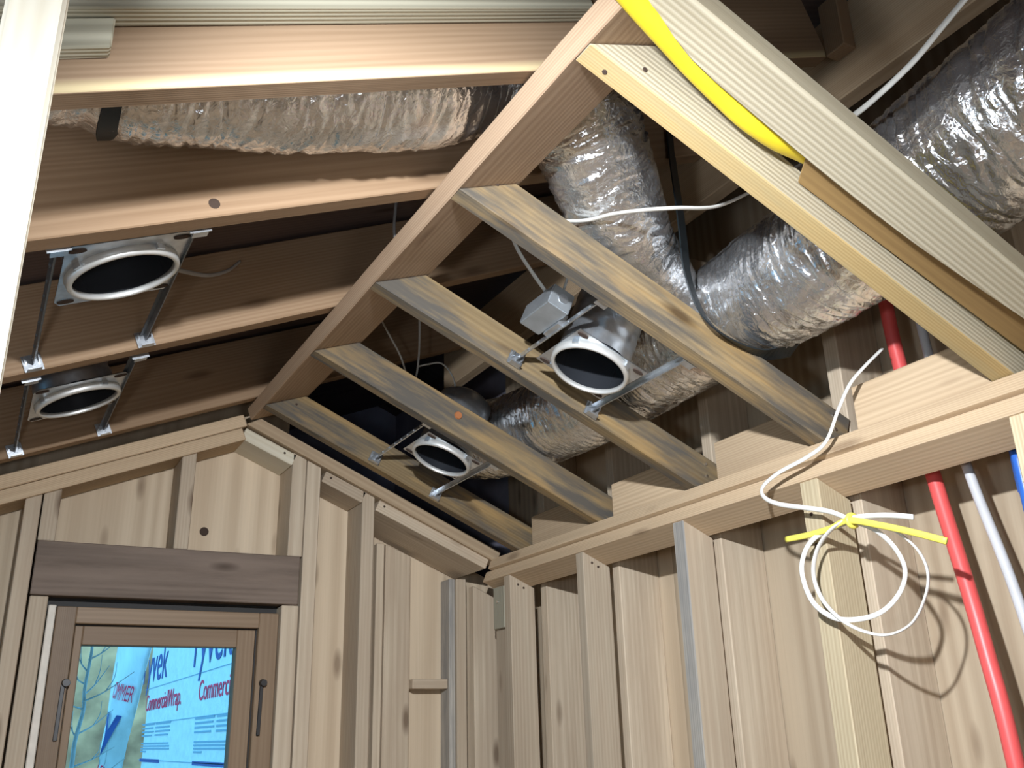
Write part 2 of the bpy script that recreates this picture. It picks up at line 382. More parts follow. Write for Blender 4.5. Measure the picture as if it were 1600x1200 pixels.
# right slope: upper plate and the short blocks under it between the studs
a = V(.623, 2.735, gu(.623)); b = V(1.475, 2.735, gu(1.475))
board('top_plate', a, b, Y*.15, Vector((.4, 0, .917))*.038, MW['plate'], wb, s0=(0, .03))
for x0, x1 in ((.612, .773), (.869, 1.003), (1.049, 1.44)):
    dp = .137 if x0 < 1 else .235
    a = V(x0, 2.75, gr(x0)); b = V(x1, 2.75, gr(x1))
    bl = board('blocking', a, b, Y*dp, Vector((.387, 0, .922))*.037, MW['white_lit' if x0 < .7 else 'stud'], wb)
    disc('nail_hole', V(x0+.03 if x0 > .7 else x1-.025, 2.7495, gr(x0+.03 if x0 > .7 else x1-.025)+.026), -Y, .004, .002, M_HOLE, bl)
# corner bay: flat studs, a far stud and the fire block between them
board('stud', V(1.166, 2.95, -1.5), V(1.166, 2.95, .610), X*.091, Y*.036, MW['stud'], wb, s1=(-.035, 0))
board('stud', V(1.136, 2.955, -1.5), V(1.136, 2.955, .612), X*.027, Y*.03, MW['stud'], wb)
board('stud', V(1.385, 2.915, -1.5), V(1.385, 2.915, .50), X*.022, Y*.07, MW['studgrey'], wb)
board('stud', V(1.408, 2.905, -1.5), V(1.408, 2.905, .50), X*.036, Y*.08, MW['stud'], wb)
board('fire_block', V(1.258, 2.925, .143), V(1.384, 2.925, .143), Z*.030, Y*.062, MW['stud'], wb)
board('sheathing_panel', V(1.029, 2.886, -1.5), V(1.029, 2.886, .74), X*.010, Y*.12, MW['ply'], wb, bev=0)
# nail-knot holes in the sheathing
disc('knot_hole', V(.555, 2.887, .595), -Y, .014, .003, M_HOLE, wb, 14)
disc('knot_hole', V(.0, 2.887, .45), -Y, .012, .003, M_HOLE, wb, 14)

# ------------------------------------------------------------------ window
win = tag(empty('window_1', V(.47, 2.8, -.95)), kind='structure')
FX0, FX1, FZ0, FZ1 = .175, .765, -.95, .346
def fr(name, x0, x1, z0, z1, y, d, mt, par, ver):
    if ver: return board(name, V(x0, y, z0), V(x0, y, z1), X*(x1-x0), Y*d, mt, par)
    return board(name, V(x0, y, z0), V(x1, y, z0), Z*(z1-z0), Y*d, mt, par)
wf = fr('frame_jamb', FX0, .224, FZ0, FZ1, 2.768, .115, MW['window'], win, True)
fr('frame_jamb', .709, FX1, FZ0, FZ1, 2.768, .115, MW['window'], win, True)
fr('frame_head', .224, .709, .303, FZ1, 2.768, .115, MW['window'], win, False)
fr('frame_sill', .224, .709, FZ0, FZ0+.05, 2.768, .115, MW['window'], win, False)
sa = fr('sash', .227, .2475, FZ0+.05, .300, 2.792, .05, MW['window'], win, True)
fr('sash', .655, .706, FZ0+.05, .300, 2.792, .05, MW['window'], win, True)
fr('sash', .2475, .655, .2505, .300, 2.792, .05, MW['window'], win, False)
fr('sash', .2475, .655, FZ0+.05, FZ0+.11, 2.792, .05, MW['window'], win, False)
for x0, x1, z0, z1 in ((.224, .709, .2995, .3035), (.7055, .7095, FZ0+.05, .30)):
    board('gasket', V(x0, 2.790, z0), V(x0, 2.790, z1), X*(x1-x0), Y*.02, M_GASKET_GAP, win, bev=0)
mg, nt, b = newmat('window_glass'); b.inputs['Base Color'].default_value = (.9, .97, 1, 1); b.inputs['Roughness'].default_value = .02; b.inputs['Transmission Weight'].default_value = 1; b.inputs['IOR'].default_value = 1.02
board('glass_pane', V(.244, 2.815, FZ0+.1), V(.244, 2.815, .254), X*.414, Y*.005, mg, win, bev=0)
for x, dx in ((.207, .013), (.7195, .010)):
    h = board('sash_lock', V(x, 2.762, .012), V(x+.002, 2.762, .150), X*.010, Y*.006, M_HANDLE, win)
    disc('lock_knob', V(x+dx, 2.758, .152), -Y, .011, .016, M_HANDLE, h, 16)
board('dark_gap_strip', V(.152, 2.80, .33), V(.766, 2.80, .33), Z*.042, Y*.03, M_GASKET_GAP, wb, bev=0)  # black strips stand in for the shaded gap around the window frame
board('dark_gap_strip', V(.7655, 2.80, -1.0), V(.7655, 2.80, .34), X*.002, Y*.03, M_GASKET_GAP, wb, bev=0)
fl = board('flashing_strip', V(.1525, 2.762, -1.0), V(.154, 2.762, .348), X*.019, Y*.02, M_FOAM, win)

# ------------------------------------------------------------------ ridge board and ceiling joists
TH = math.radians(20.5); RW = Vector((math.cos(TH), 0, math.sin(TH))); RN = Vector((-math.sin(TH), 0, math.cos(TH)))
def wn(f, a, b):
    n1 = noise.noise(Vector((f*31, 0, 3)))*.0028; n2 = noise.noise(Vector((f*23, 5, 9)))*.0028
    return (n1 if a == 0 else 0, (n2 if (a == 0) else 0))
tag(board('ridge_board', V(.633, -.6, .912), V(.633, 2.732, .912), RW*.1397, RN*.0385, MW['ridge'], wane=wn, bev=.0025),
    'long pinkish ridge board along which the ceiling slopes meet', 'ridge board')
JL = (.98, .089)
labels = ['mould-stained ceiling joist farthest back, beside the gable plate, its bracket nearest the window',
          'ceiling joist with an orange knot on its face, second from the back',
          'ceiling joist carrying the nearer can light, with two bright nails at its right end',
          'yellow-brown ceiling joist crossing in front of the foil ducts',
          'tan nearest ceiling joist with a ribbed pale face, next to the yellow tube']
js = []
for (y0, y1, mt), lb in zip(((2.569, 2.607, 'joist'), (2.118, 2.156, 'joist'), (1.697, 1.735, 'joist'), (1.288, 1.328, 'joist')), labels):
    A = V(.6345, y0, zr(.6345)); B = A + UR*.965
    o = board('ceiling_joist', A, B, NR*.088, Y*(y1-y0), MW['joist'], s0=(.088*math.tan(math.radians(90)-SR-TH)/1.0*1.0, 0))
    tag(o, lb, 'joist', 'stained ceiling joists on the right slope'); js.append(o)
# nearest joist: ribbed pale side, tan underside
def wn2(f, a, b):
    d = 0
    if a == 1 and b == 0: d = -.026*math.exp(-((f-.36)/.24)**2)
    return (d, 0)
A = V(.6345, .868, zr(.6345)); B = A + UR*.965
ja = tag(board('ceiling_joist', A, B, NR*.095, Y*.041, [MW['pale'], MW['tan']], s0=(.095*math.tan(math.radians(90)-SR-TH), 0), wane=wn2), labels[4], 'joist')
for p in ja.data.polygons:
    if p.normal.y < -.7 and p.area > 1e-4: p.material_index = 1
for jo, pts in ((js[3], ((.700, .944), (.712, .941))), (js[0], ((.683, .932), (.725, .925)))):
    yv = {js[3]: 1.2875, js[0]: 2.5685}[jo]
    for x, z in pts: disc('nail_hole', V(x, yv, z), -Y, .004, .002, M_HOLE, jo)
for jo, yv in ((js[2], 1.6965), (js[3], 1.2875)):
    for z in (.605, .575): disc('nail', V(1.502, yv, z), -Y, .0045, .004, M_NAIL, jo)
disc('knot', V(1.034, 2.1165, .795), -Y, .012, .006, plain('orange_knot', (.36, .13, .045), .6), js[1], 12)
for x, z in ((.705, .985), (.735, .955), (.73, .90)):
    disc('nail_hole', V(x, .8675, z), -Y, .0045, .002, M_HOLE, ja)
disc('nail_hole', V(.675, .892, zr(.675)-.0005), -NR, .0045, .002, M_HOLE, ja)

# flat board next to the nearest joist, tube in the gap, brown strip added where the yellow ends
A = V(.6345, .714, zr(.6345)); B = A + UR*.985
def wn3(f, a, b):
    return ((-.034*math.exp(-(f/.085)**2) + .006*math.exp(-((f-.42)/.2)**2) - .036*max(0, (f-.55)/.45)**1.5) if a == 1 else 0, 0)
fb = tag(board('ceiling_board', A, B, Y*.078, NR*.039, MW['pale'], bev=.004, wane=wn3), 'wide pale ribbed board laid flat at the top right, nearest the lens', 'board')
disc('nail_hole', V(.69, .785, zr(.69)-.0005), -NR, .0045, .002, M_HOLE, fb)
def rp(x, y, h): return (x + NR.x*h, y, zr(x) + NR.z*h)
tag(tube('gas_tube', [rp(.575, .750, -.004), rp(.655, .776, .008), rp(.71, .792, .016), rp(.76, .806, .023), rp(.82, .818, .029), rp(.87, .824, .032), rp(.925, .828, .044), rp(.98, .83, .066), rp(1.03, .83, .074), rp(1.25, .83, .072), rp(1.5, .83, .072)], .0205, .0175, M_YELLOW, ref=NR, n=12, ns=20),
    'bright yellow tube sunk in the gap beside the nearest joist', 'tube')
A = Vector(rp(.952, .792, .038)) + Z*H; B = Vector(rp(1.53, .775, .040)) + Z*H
tag(board('gap_strip', A, B, Y*.074, NR*.009, MW['gapstrip'], bev=.001, s0=(.045, 0)), 'brown strip closing the lower end of the gap where the yellow tube disappears', 'board')

# ------------------------------------------------------------------ left rafters (they run on above the ridge board to the high ridge beam)
def rafter(y0, y1, dep, th, label, mt='fir', x1=1.31, name='rafter'):
    a = V(-1.2, y0, zl(-1.2)); b = V(x1, y1, zl(x1))
    return tag(board(name, a, b, NL*dep, Y*th, MW[mt]), label, 'rafter', 'rafters of the left slope')
ra = rafter(.998, .998, .150, .037, 'reddish rafter behind the grey boards, first from the camera, a yellow sapwood lower edge', mt='firsap')
rb = rafter(1.368, 1.368, .184, .042, 'dark brown rafter hanging below the straight foil duct')
rc = rafter(2.030, 1.902, .184, .042, 'dark brown rafter between the two left can lights')
rd = rafter(2.630, 2.630, .184, .04, 'shadowed rafter close to the gable wall, behind the farther left can light')
a = V(-1.2, .960, zl(-1.2)) + NL*.083; b = V(.75, .960, zl(.75)) + NL*.083
tag(board('sister_board', a, b, NL*.089, Y*.036, MW['grey']), 'weathered grey-green board along the top left edge, nailed to the first rafter', 'board')
a = V(-.3, .975, zl(-.3)) + NL*.042; b = V(.052, .975, zl(.052)) + NL*.042
tag(board('scrap_block', a, b, NL*.040, Y*.0225, MW['grey'], s1=(.017, 0)), 'short grey scrap block under the weathered board beside the white post', 'block')
rb_h = disc('bored_hole', V(.233, 1.3682, .814), -Y, .011, .001, M_HOLE, rb, 14)
# high ridge beam with its packing block, upper right
hb = tag(board('ridge_beam', V(1.335, -1.2, 1.155), V(1.335, 2.85, 1.155), X*.04, Z*.20, MW['plate']), 'orange high ridge beam behind the white cable at top right', 'beam')
tag(board('packing_block', V(1.30, .95, 1.235), V(1.30, .95, 1.36), X*.034, Y*.047, MW['fir']), 'brown packing block at the upper end of the first rafter', 'block')

# ------------------------------------------------------------------ near post
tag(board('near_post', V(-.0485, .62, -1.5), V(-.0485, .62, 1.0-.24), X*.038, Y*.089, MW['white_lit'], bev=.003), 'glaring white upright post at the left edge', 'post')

# ------------------------------------------------------------------ ducts
def duct(name, pts, rad, label, seed, n=26, ns=96, ringamp=.05, lump=.05, fine=.02, squash=1.0):
    P = [V(*p) for p in pts]; c = P[len(P)//2].copy(); path = catmull(P, n)
    # even spacing
    res = [path[0]]; 
    step = .004; acc = 0
    for a, b in zip(path, path[1:]):
        d = (b-a).length; t = step - acc
        while t <= d: res.append(a.lerp(b, t/d)); t += step
        acc = (acc + d) % step
    def disp(s, th, f):
        q = Vector((math.cos(th)*.9, math.sin(th)*.9, s*17 + seed))
        rk = abs(noise.noise(Vector((math.cos(th)*1.3 + seed, math.sin(th)*1.3, s*80 + noise.noise(q*1.5)*1.6))))
        lp = noise.noise(Vector((math.cos(th)*1.2, math.sin(th)*1.2 + seed, s*5)))
        fn = noise.noise(Vector((math.cos(th)*5.5, math.sin(th)*5.5 + seed, s*70)))
        sp = abs(noise.noise(Vector((math.cos(th)*3.2 + 9, math.sin(th)*3.2, s*9 + seed))))
        return -ringamp*rk*1.6 + lump*lp + fine*fn - lump*sp*.9 + ringamp*.4
    bm = bmesh.new(); rf = rad if callable(rad) else (lambda f: rad)
    sweep(bm, [p-c for p in res], rf, (lambda f: rf(f)*squash), (0, 0, 1) if abs((P[1]-P[0]).normalized().z) < .8 else (0, 1, 0), ns, True, disp)
    bmesh.ops.recalc_face_normals(bm, faces=bm.faces)
    o = put(name, bm, M_FOIL, Matrix.Translation(c), None, smooth=True)
    return tag(o, label, 'duct')
duct('foil_duct', [(-.9, 1.205, .52), (-.4, 1.205, .735), (-.01, 1.205, .893), (.27, 1.205, .968), (.50, 1.205, 1.045), (.65, 1.205, 1.13), (.765, 1.21, 1.145), (.86, 1.23, 1.105), (.93, 1.272, 1.04), (.99, 1.31, .98), (1.05, 1.35, .93), (1.13, 1.39, .895), (1.22, 1.44, .88)],
     lambda f: .122 - .03*math.exp(-((f-.395)/.03)**2) - .045*max(0, (f-.72)/.28)**1.3, 'foil duct running between the left rafters, over the ridge board and down to the strap', 3.1, ringamp=.055, lump=.035, fine=.010)
duct('trunk_duct', [(1.32, .2, .93), (1.32, .55, .91), (1.32, .85, .875), (1.33, 1.15, .845), (1.34, 1.42, .845), (1.345, 1.75, .835), (1.34, 2.05, .83), (1.32, 2.4, .85), (1.27, 2.62, .90)],
     lambda f: .150 - .028*min(1, max(0, (f-.1)/.4)), 'fat crinkled foil trunk duct under the roof at right', 11.7, ringamp=.05, lump=.055, fine=.012)

def ribbon(name, pts, wdt, thick, wdir, label, cat='strap'):
    P = [V(*p) for p in pts]; c = P[len(P)//2].copy(); path = [p-c for p in catmull(P, 8)]
    bm = bmesh.new(); W = Vector(wdir).normalized()
    rows = []
    for i, p in enumerate(path):
        t = (path[min(i+1, len(path)-1)] - path[max(i-1, 0)]).normalized(); wv = (W - t*W.dot(t)).normalized(); nn = t.cross(wv)
        rows.append([bm.verts.new(p + wv*(wdt/2*a) + nn*(thick/2*b)) for a, b in ((-1, -1), (1, -1), (1, 1), (-1, 1))])
    for r0, r1 in zip(rows, rows[1:]):
        for k in range(4): bm.faces.new((r0[k], r0[(k+1) % 4], r1[(k+1) % 4], r1[k]))
    bm.faces.new(rows[0][::-1]); bm.faces.new(rows[-1]); bmesh.ops.recalc_face_normals(bm, faces=bm.faces)
    return tag(put(name, bm, M_BLACK, Matrix.Translation(c)), label, cat)
# left belt around the straight duct
pts = []
for k in range(15):
    th = math.radians(-200 + 220*k/14)
    pts.append((.108 + .035*math.sin(th), 1.205 + .116*math.cos(th), .923 + .116*math.sin(th)))
ribbon('duct_strap', pts, .066, .004, (1, 0, .35), 'wide black strap under the straight duct at upper left')
ribbon('hanging_strap', [(1.20, 1.362, 1.26), (1.197, 1.358, 1.17), (1.16, 1.31, 1.02), (1.135, 1.28, .93), (1.118, 1.258, .83), (1.150, 1.262, .757), (1.22, 1.272, .722), (1.31, 1.275, .708), (1.40, 1.275, .73)], .036, .003, (.88, .47, 0), 'black strap hanging where the foil ducts meet')

# ------------------------------------------------------------------ recessed can lights
def can(loc, n, e1, label, kind, group, boxed=False, domed=False):
    n = Vector(n).normalized(); e1 = Vector(e1).normalized(); e2 = n.cross(e1)
    R4 = Matrix((e1, e2, n)).transposed().to_4x4(); R4.translation = loc
    root = bpy.data.objects.new('recessed_light', None); root.empty_display_size = .05; COL.objects.link(root); place(root, R4)
    tag(root, label, 'recessed light', group)
    def part(name, bm, mat, par=root, smooth=False):
        if kind == 'L' and name not in ('hanger_bar', 'nail_bracket'):
            for v in bm.verts: v.co.x *= 1.1; v.co.y *= 1.1
        bmesh.ops.recalc_face_normals(bm, faces=bm.faces)
        o = put(name, bm, mat, R4, par, smooth); return o
    hh = .19 if kind == 'R' else .13
    bm = bmesh.new()
    prof = [(.079, .018)]
    for i in range(7): prof += [(.079, .03 + i*.021), (.0765 if i % 2 else .0795, .04 + i*.021)]
    prof = [p for p in prof if p[1] < hh] + [(.078, hh), (.06, hh+.016), (.0001, hh+.02)]
    lathe(bm, prof, 48); hs = part('housing', bm, M_GALV, smooth=True)
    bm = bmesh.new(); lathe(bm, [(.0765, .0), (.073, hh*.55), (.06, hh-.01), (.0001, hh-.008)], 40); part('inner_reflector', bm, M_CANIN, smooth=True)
    bm = bmesh.new(); lathe(bm, [(.0775, .005), (.0770, -.008), (.0785, -.0105), (.0835, -.0100), (.0855, -.006), (.0865, .005)], 64, True); part('trim_ring', bm, M_RIM, smooth=True)
    # sockets glimpsed inside
    bm = bmesh.new(); bmesh.ops.create_cone(bm, cap_ends=True, segments=20, radius1=.022, radius2=.026, depth=.05, matrix=Matrix.Translation((.01, .01, hh-.04))); part('lamp_socket', bm, M_BOX)
    # mounting pan with a round opening
    bm = bmesh.new(); pw, pl = (.092, .108) if kind == 'L' else (.0885, .0885)
    nseg = 48; inner = []; outer = []
    for i in range(nseg):
        t = 2*math.pi*i/nseg; c, s = math.cos(t), math.sin(t); k = min(pw/max(abs(c), 1e-6), pl/max(abs(s), 1e-6))
        inner.append((.085*c, .085*s)); outer.append((k*c, k*s))
    for zz in (.005, .0065):
        vi = [bm.verts.new((x, y, zz)) for x, y in inner]; vo = [bm.verts.new((x, y, zz)) for x, y in outer]
        for i in range(nseg): bm.faces.new((vi[i], vi[(i+1) % nseg], vo[(i+1) % nseg], vo[i]))
    pan = part('mounting_pan', bm, M_GALV)
    for sx, sy in ((-1, -1), (1, -1), (-1, 1), (1, 1)):
        bm = bmesh.new(); bmesh.ops.create_cone(bm, cap_ends=True, segments=14, radius1=.010, radius2=.010, depth=.003, matrix=Matrix.Translation((sx*pw*.82, sy*pl*.86, .0045)) @ Matrix.Diagonal((1.3, .6, 1, 1))); part('slot', bm, M_HOLE, pan)
    for ang in (40, 130, 215, 300):
        t = math.radians(ang); bm = bmesh.new(); box_bm(bm, (0, 0, 0), (.014, .005, .010), Matrix.Translation((.0885*math.cos(t), .0885*math.sin(t), .001)) @ Matrix.Rotation(t+1.57, 4, 'Z')); part('spring_clip', bm, M_GALV)
    return root, R4, part
def hanger(part, root, x, y0, y1, zoff, sgn, ends=(1, 1), kink=0):
    bm = bmesh.new()
    box_bm(bm, (x, (y0+y1)/2, zoff), (.0022, y1-y0, .014)); box_bm(bm, (x+sgn*.004, (y0+y1)/2, zoff+.007), (.009, y1-y0, .0015))
    for k in range(9):
        yk = y0 + (y1-y0)*(k+.5)/9; box_bm(bm, (x-sgn*.002, yk, zoff), (.003, .006, .004))
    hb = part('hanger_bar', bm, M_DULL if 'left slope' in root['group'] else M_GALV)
    for e, yv, dr in ((ends[0], y0, 1), (ends[1], y1, -1)):
        if not e: continue
        bm = bmesh.new()
        box_bm(bm, (x, yv+dr*.002, zoff-.002), (.036, .003, .034)); box_bm(bm, (x, yv+dr*.010, zoff-.018), (.026, .018, .003))
        box_bm(bm, (x+.012, yv+dr*.010, zoff+.006), (.003, .016, .018)); box_bm(bm, (x-.013, yv+dr*.008, zoff+.004), (.004, .012, .012))
        for px_, pz_ in ((-.009, .006), (.006, .009), (.002, -.006)): bmesh.ops.create_cone(bm, cap_ends=True, segments=8, radius1=.0035, radius2=.003, depth=.003, matrix=Matrix.Translation((x+px_, yv+dr*.0045, zoff+pz_)) @ Matrix.Rotation(1.5708, 4, 'X'))
        part('nail_bracket', bm, M_GALV, hb)

GR, GLF = 'can lights on the right slope', 'can lights on the left slope'
# nearer right can
o, R4, part = can(V(1.062, 1.533, zr(1.062)+.004), NR, UR, 'can light with a grey junction box, in the right slope between joists', 'R', GR)
hanger(part, o, -.108, -.203, .162, .022, 1); hanger(part, o, .112, -.203, .162, .018, -1)
bm = bmesh.new(); box_bm(bm, (-.145, -.015, .053), (.053, .120, .050)); bmesh.ops.bevel(bm, geom=bm.edges[:], offset=.0025, segments=2, affect='EDGES')
jb = part('junction_box', bm, M_BOX)
bm = bmesh.new(); bmesh.ops.create_cone(bm, cap_ends=True, segments=20, radius1=.011, radius2=.011, depth=.002, matrix=Matrix.Translation((-.142, -.0755, .054)) @ Matrix.Rotation(1.5708, 4, 'X')); part('knockout', bm, M_GALV, jb)
bm = bmesh.new(); bmesh.ops.create_cone(bm, cap_ends=True, segments=14, radius1=.009, radius2=.009, depth=.012, matrix=Matrix.Translation((-.158, -.02, .083))); bmesh.ops.create_cone(bm, cap_ends=True, segments=14, radius1=.009, radius2=.009, depth=.012, matrix=Matrix.Translation((-.130, -.04, .083))); part('cable_clamp', bm, M_GALV, jb)
bm = bmesh.new(); box_bm(bm, (-.112, -.01, .035), (.016, .06, .03)); part('box_bracket', bm, M_GALV)
# farther right can
o, R4, part = can(V(1.064, 2.287, zr(1.064)+.004), NR, UR, 'can light deep in the right slope near the gable wall', 'R', GR)
hanger(part, o, -.108, -.128, .280, .022, 1); hanger(part, o, .112, -.128, .280, .018, -1)
# left cans
o, R4, part = can(V(.128, 1.565, zl(.128)+.012), NL, UL, 'large can light on a bright steel pan, nearer of two on the left slope', 'L', GLF)
hanger(part, o, -.118, -.150, .400, .006, 1); hanger(part, o, .100, -.150, .388, .006, -1)
o, R4, part = can(V(.126, 2.270, zl(.126)+.010), NL, UL, 'dim can light by the gable, farther of two on the left slope', 'L', GLF)
hanger(part, o, -.118, -.250, .353, .006, 1); hanger(part, o, .100, -.255, .353, .006, -1)

# ------------------------------------------------------------------ cables
def cable(name, pts, label, ref=(1, 0, 0), rx=.0052, ry=.0026, mat=None, n=10):
    return tag(tube(name, pts, rx, ry, mat or M_CABLE, ref=ref, n=n, ns=10), label, 'cable')
drop = [(1.50, 1.14, .70), (1.45, 1.151, .656), (1.425, 1.17, .623), (1.42, 1.203, .58), (1.42, 1.246, .526), (1.415, 1.298, .506), (1.405, 1.367, .491), (1.40, 1.412, .471), (1.40, 1.412, .449), (1.405, 1.378, .427), (1.41, 1.311, .405), (1.415, 1.256, .386), (1.42, 1.209, .359)]
ring1 = [(1.424, 1.166, .334), (1.43, 1.135, .296), (1.43, 1.121, .254), (1.43, 1.14, .217), (1.425, 1.181, .188), (1.42, 1.234, .180), (1.415, 1.286, .189), (1.41, 1.328, .224), (1.41, 1.345, .282), (1.41, 1.327, .324), (1.412, 1.288, .348), (1.414, 1.214, .359)]
ring2 = [(1.406, 1.205, .361), (1.403, 1.256, .346), (1.403, 1.293, .315), (1.405, 1.311, .271), (1.41, 1.301, .223), (1.415, 1.265, .181), (1.42, 1.217, .155), (1.425, 1.171, .147), (1.43, 1.124, .163), (1.435, 1.092, .205), (1.436, 1.08, .242), (1.434, 1.086, .276), (1.43, 1.105, .305), (1.426, 1.131, .327), (1.42, 1.20, .358)]
wend = [(1.412, 1.20, .362), (1.41, 1.154, .357), (1.412, 1.113, .349), (1.415, 1.073, .338)]
cable('cable_coil', drop + ring1 + [(1.408, 1.212, .362)] + ring2[1:-1] + [(1.418, 1.19, .352)] + wend, 'white flat cable hung down the right wall and tied into a double loop', n=8)
tie = tag(tube('cable_tie', [(1.415, 1.381, .355), (1.412, 1.317, .352), (1.409, 1.258, .353), (1.404, 1.207, .358), (1.404, 1.139, .336), (1.407, 1.075, .311), (1.41, 1.013, .284)], .0062, .0030, M_LEMON, ref=(1, 0, 0), n=8), 'yellow strip of cable knotted around the white loop', 'cable')
pts = []
for k in range(17):
    t = 2*math.pi*k/14; pts.append((1.413 + .013*math.cos(t), 1.208 + .002*k/16 - .004, .358 + .011*math.sin(t)))
tube('knot', pts, .005, .0045, M_LEMON, ref=(0, 1, 0), n=4, parent=tie)
cable('box_cable', [(.87, 1.545, 1.05), (.893, 1.535, .975), (.918, 1.525, .925), (.945, 1.513, .876)], 'beige cable curving into the grey junction box', n=8)
cable('box_cable', [(1.02, 1.50, 1.03), (1.005, 1.495, .95), (.976, 1.493, .866)], 'short white cable rising straight from the grey junction box', n=8)
cable('crossing_cable', [(.80, 1.40, .955), (.892, 1.30, .918), (.915, 1.21, .892), (.935, 1.14, .868), (.965, 1.10, .858), (1.063, 1.10, .888), (1.166, 1.10, .953), (1.26, 1.10, 1.02), (1.42, 1.10, 1.13)], 'white cable slung across the foil ducts', n=10, ref=(0, 0, 1), rx=.0050, ry=.003)
cable('roof_cable', [(1.14, .85, .94), (1.12, .80, .925), (1.11, .74, .925), (1.105, .69, .932), (1.10, .64, .947), (1.10, .57, .975), (1.10, .45, 1.02)], 'white cable stretched up past the foil trunk duct at top right', n=8, ref=(1, 0, 0), rx=.0062, ry=.0032)
cable('can_cable', [(1.02, 2.35, 1.22), (1.021, 2.35, 1.10), (1.018, 2.35, 1.03), (1.005, 2.34, .96)], 'straight pale cable hanging above the far right can light', n=8)
cable('can_cable', [(.89, 2.35, 1.16), (.925, 2.35, 1.10), (.96, 2.35, 1.042), (.985, 2.35, .975)], 'thin slanting cable left of the far right can light', n=8, rx=.0035, ry=.0025)
cable('can_cable', [(1.022, 2.36, 1.02), (1.05, 2.355, 1.03), (1.094, 2.35, 1.038), (1.131, 2.35, 1.0), (1.145, 2.35, .93)], 'thin arched cable over the far right can light', n=8, rx=.0035, ry=.0025)
cable('roof_cable', [(.39, 1.9, 1.0), (.36, 1.88, .96), (.31, 1.84, .92), (.23, 1.74, .87)], 'faint cable curving above the nearer left can light', n=8, rx=.005, ry=.003, mat=M_FAINT)
cable('roof_cable', [(.64, 1.6, 1.08), (.638, 1.6, 1.04), (.636, 1.6, .99), (.65, 1.62, .955)], 'faint cable dropping beside the ridge board', n=8, rx=.005, ry=.003, mat=M_FAINT)

# ------------------------------------------------------------------ water pipes
def pipe(name, pts, r, mat, label):
    return tag(tube(name, pts, r, r, mat, ref=(1, 0, 0), n=10, ns=16), label, 'pipe', 'water pipes in the right wall')
pipe('water_pipe', [(1.555, 1.17, 1.25), (1.535, 1.14, 1.0), (1.575, 1.165, .723), (1.575, 1.13, .416), (1.545, 1.075, .12), (1.535, 1.05, -.2), (1.54, 1.02, -1.5)], .0145, M_RED, 'red plastic water pipe')
pipe('water_pipe', [(1.575, 1.11, 1.2), (1.575, 1.092, .67), (1.575, 1.055, .415), (1.555, .998, .16), (1.55, .95, -.3), (1.55, .93, -1.5)], .0095, M_PIPEW, 'translucent white plastic water pipe')
pipe('water_pipe', [(1.575, .975, 1.2), (1.575, .962, .6), (1.565, .955, .379), (1.55, .942, .30), (1.55, .92, -1.5)], .0105, M_BLUE, 'blue plastic water pipe at the right edge')

# ------------------------------------------------------------------ outside the window: wrapped wall of the next wing, hillside, bare sapling
def wrapmat(name, col):
    m, nt, b = newmat(name); L = nt.links.new
    tc = N(nt, 'ShaderNodeTexCoord'); mp = N(nt, 'ShaderNodeMapping'); mp.inputs['Scale'].default_value = (3, 3, .8); L(tc.outputs['Object'], mp.inputs[0])
    n = N(nt, 'ShaderNodeTexNoise'); L(mp.outputs[0], n.inputs[0]); n.inputs['Scale'].default_value = 3; n.inputs['Detail'].default_value = 4
    L(ramp(nt, n.outputs['Fac'], [(.3, [c*.9 for c in col]), (.7, col)]), b.inputs['Base Color']); b.inputs['Roughness'].default_value = .5
    bp = N(nt, 'ShaderNodeBump'); bp.inputs['Strength'].default_value = .5; bp.inputs['Distance'].default_value = .03; L(n.outputs['Fac'], bp.inputs['Height']); L(bp.outputs[0], b.inputs['Normal'])
    return m
M_WRAP = wrapmat('white_house_wrap', (.82, .84, .86))
M_INKB = plain('blue_ink', (.05, .09, .30), .6); M_INKR = plain('red_ink', (.95, .03, .10), .6); M_INKG = plain('grey_ink', (.25, .38, .48), .6)
XW = 1.6
KW = XW/1.5
hw = tag(empty('wrapped_wall', V(XW, 7.5, -1.5)), 'wall of the next wing covered in printed white house wrap, seen through the window', 'wall')
board('wrap_sheet', V(XW, 10.4, -1.5), V(XW, 5.2, -1.5), Z*6.5, X*.1, M_WRAP, hw, bev=0)
def text(s, body, y, z, mat, par, sx=1.0, rot=0, xw=XW-.004, yawr=-math.pi/2, xx=None):
    cu = bpy.data.curves.new('lettering', 'FONT'); cu.body = s; cu.size = body; cu.extrude = .001
    t = bpy.data.objects.new('lettering', cu); COL.objects.link(t)
    me = bpy.data.meshes.new_from_object(t); bpy.data.objects.remove(t)
    me.materials.clear(); me.materials.append(mat)
    o = bpy.data.objects.new('lettering', me); COL.objects.link(o)
    Mx = Matrix.Translation(V(xw if xx is None else xx, y, z)) @ Matrix.Rotation(yawr, 4, 'Z') @ Matrix.Rotation(math.pi/2, 4, 'X') @ Matrix.Diagonal((sx, 1, 1, 1))
    place(o, Mx, par); return o
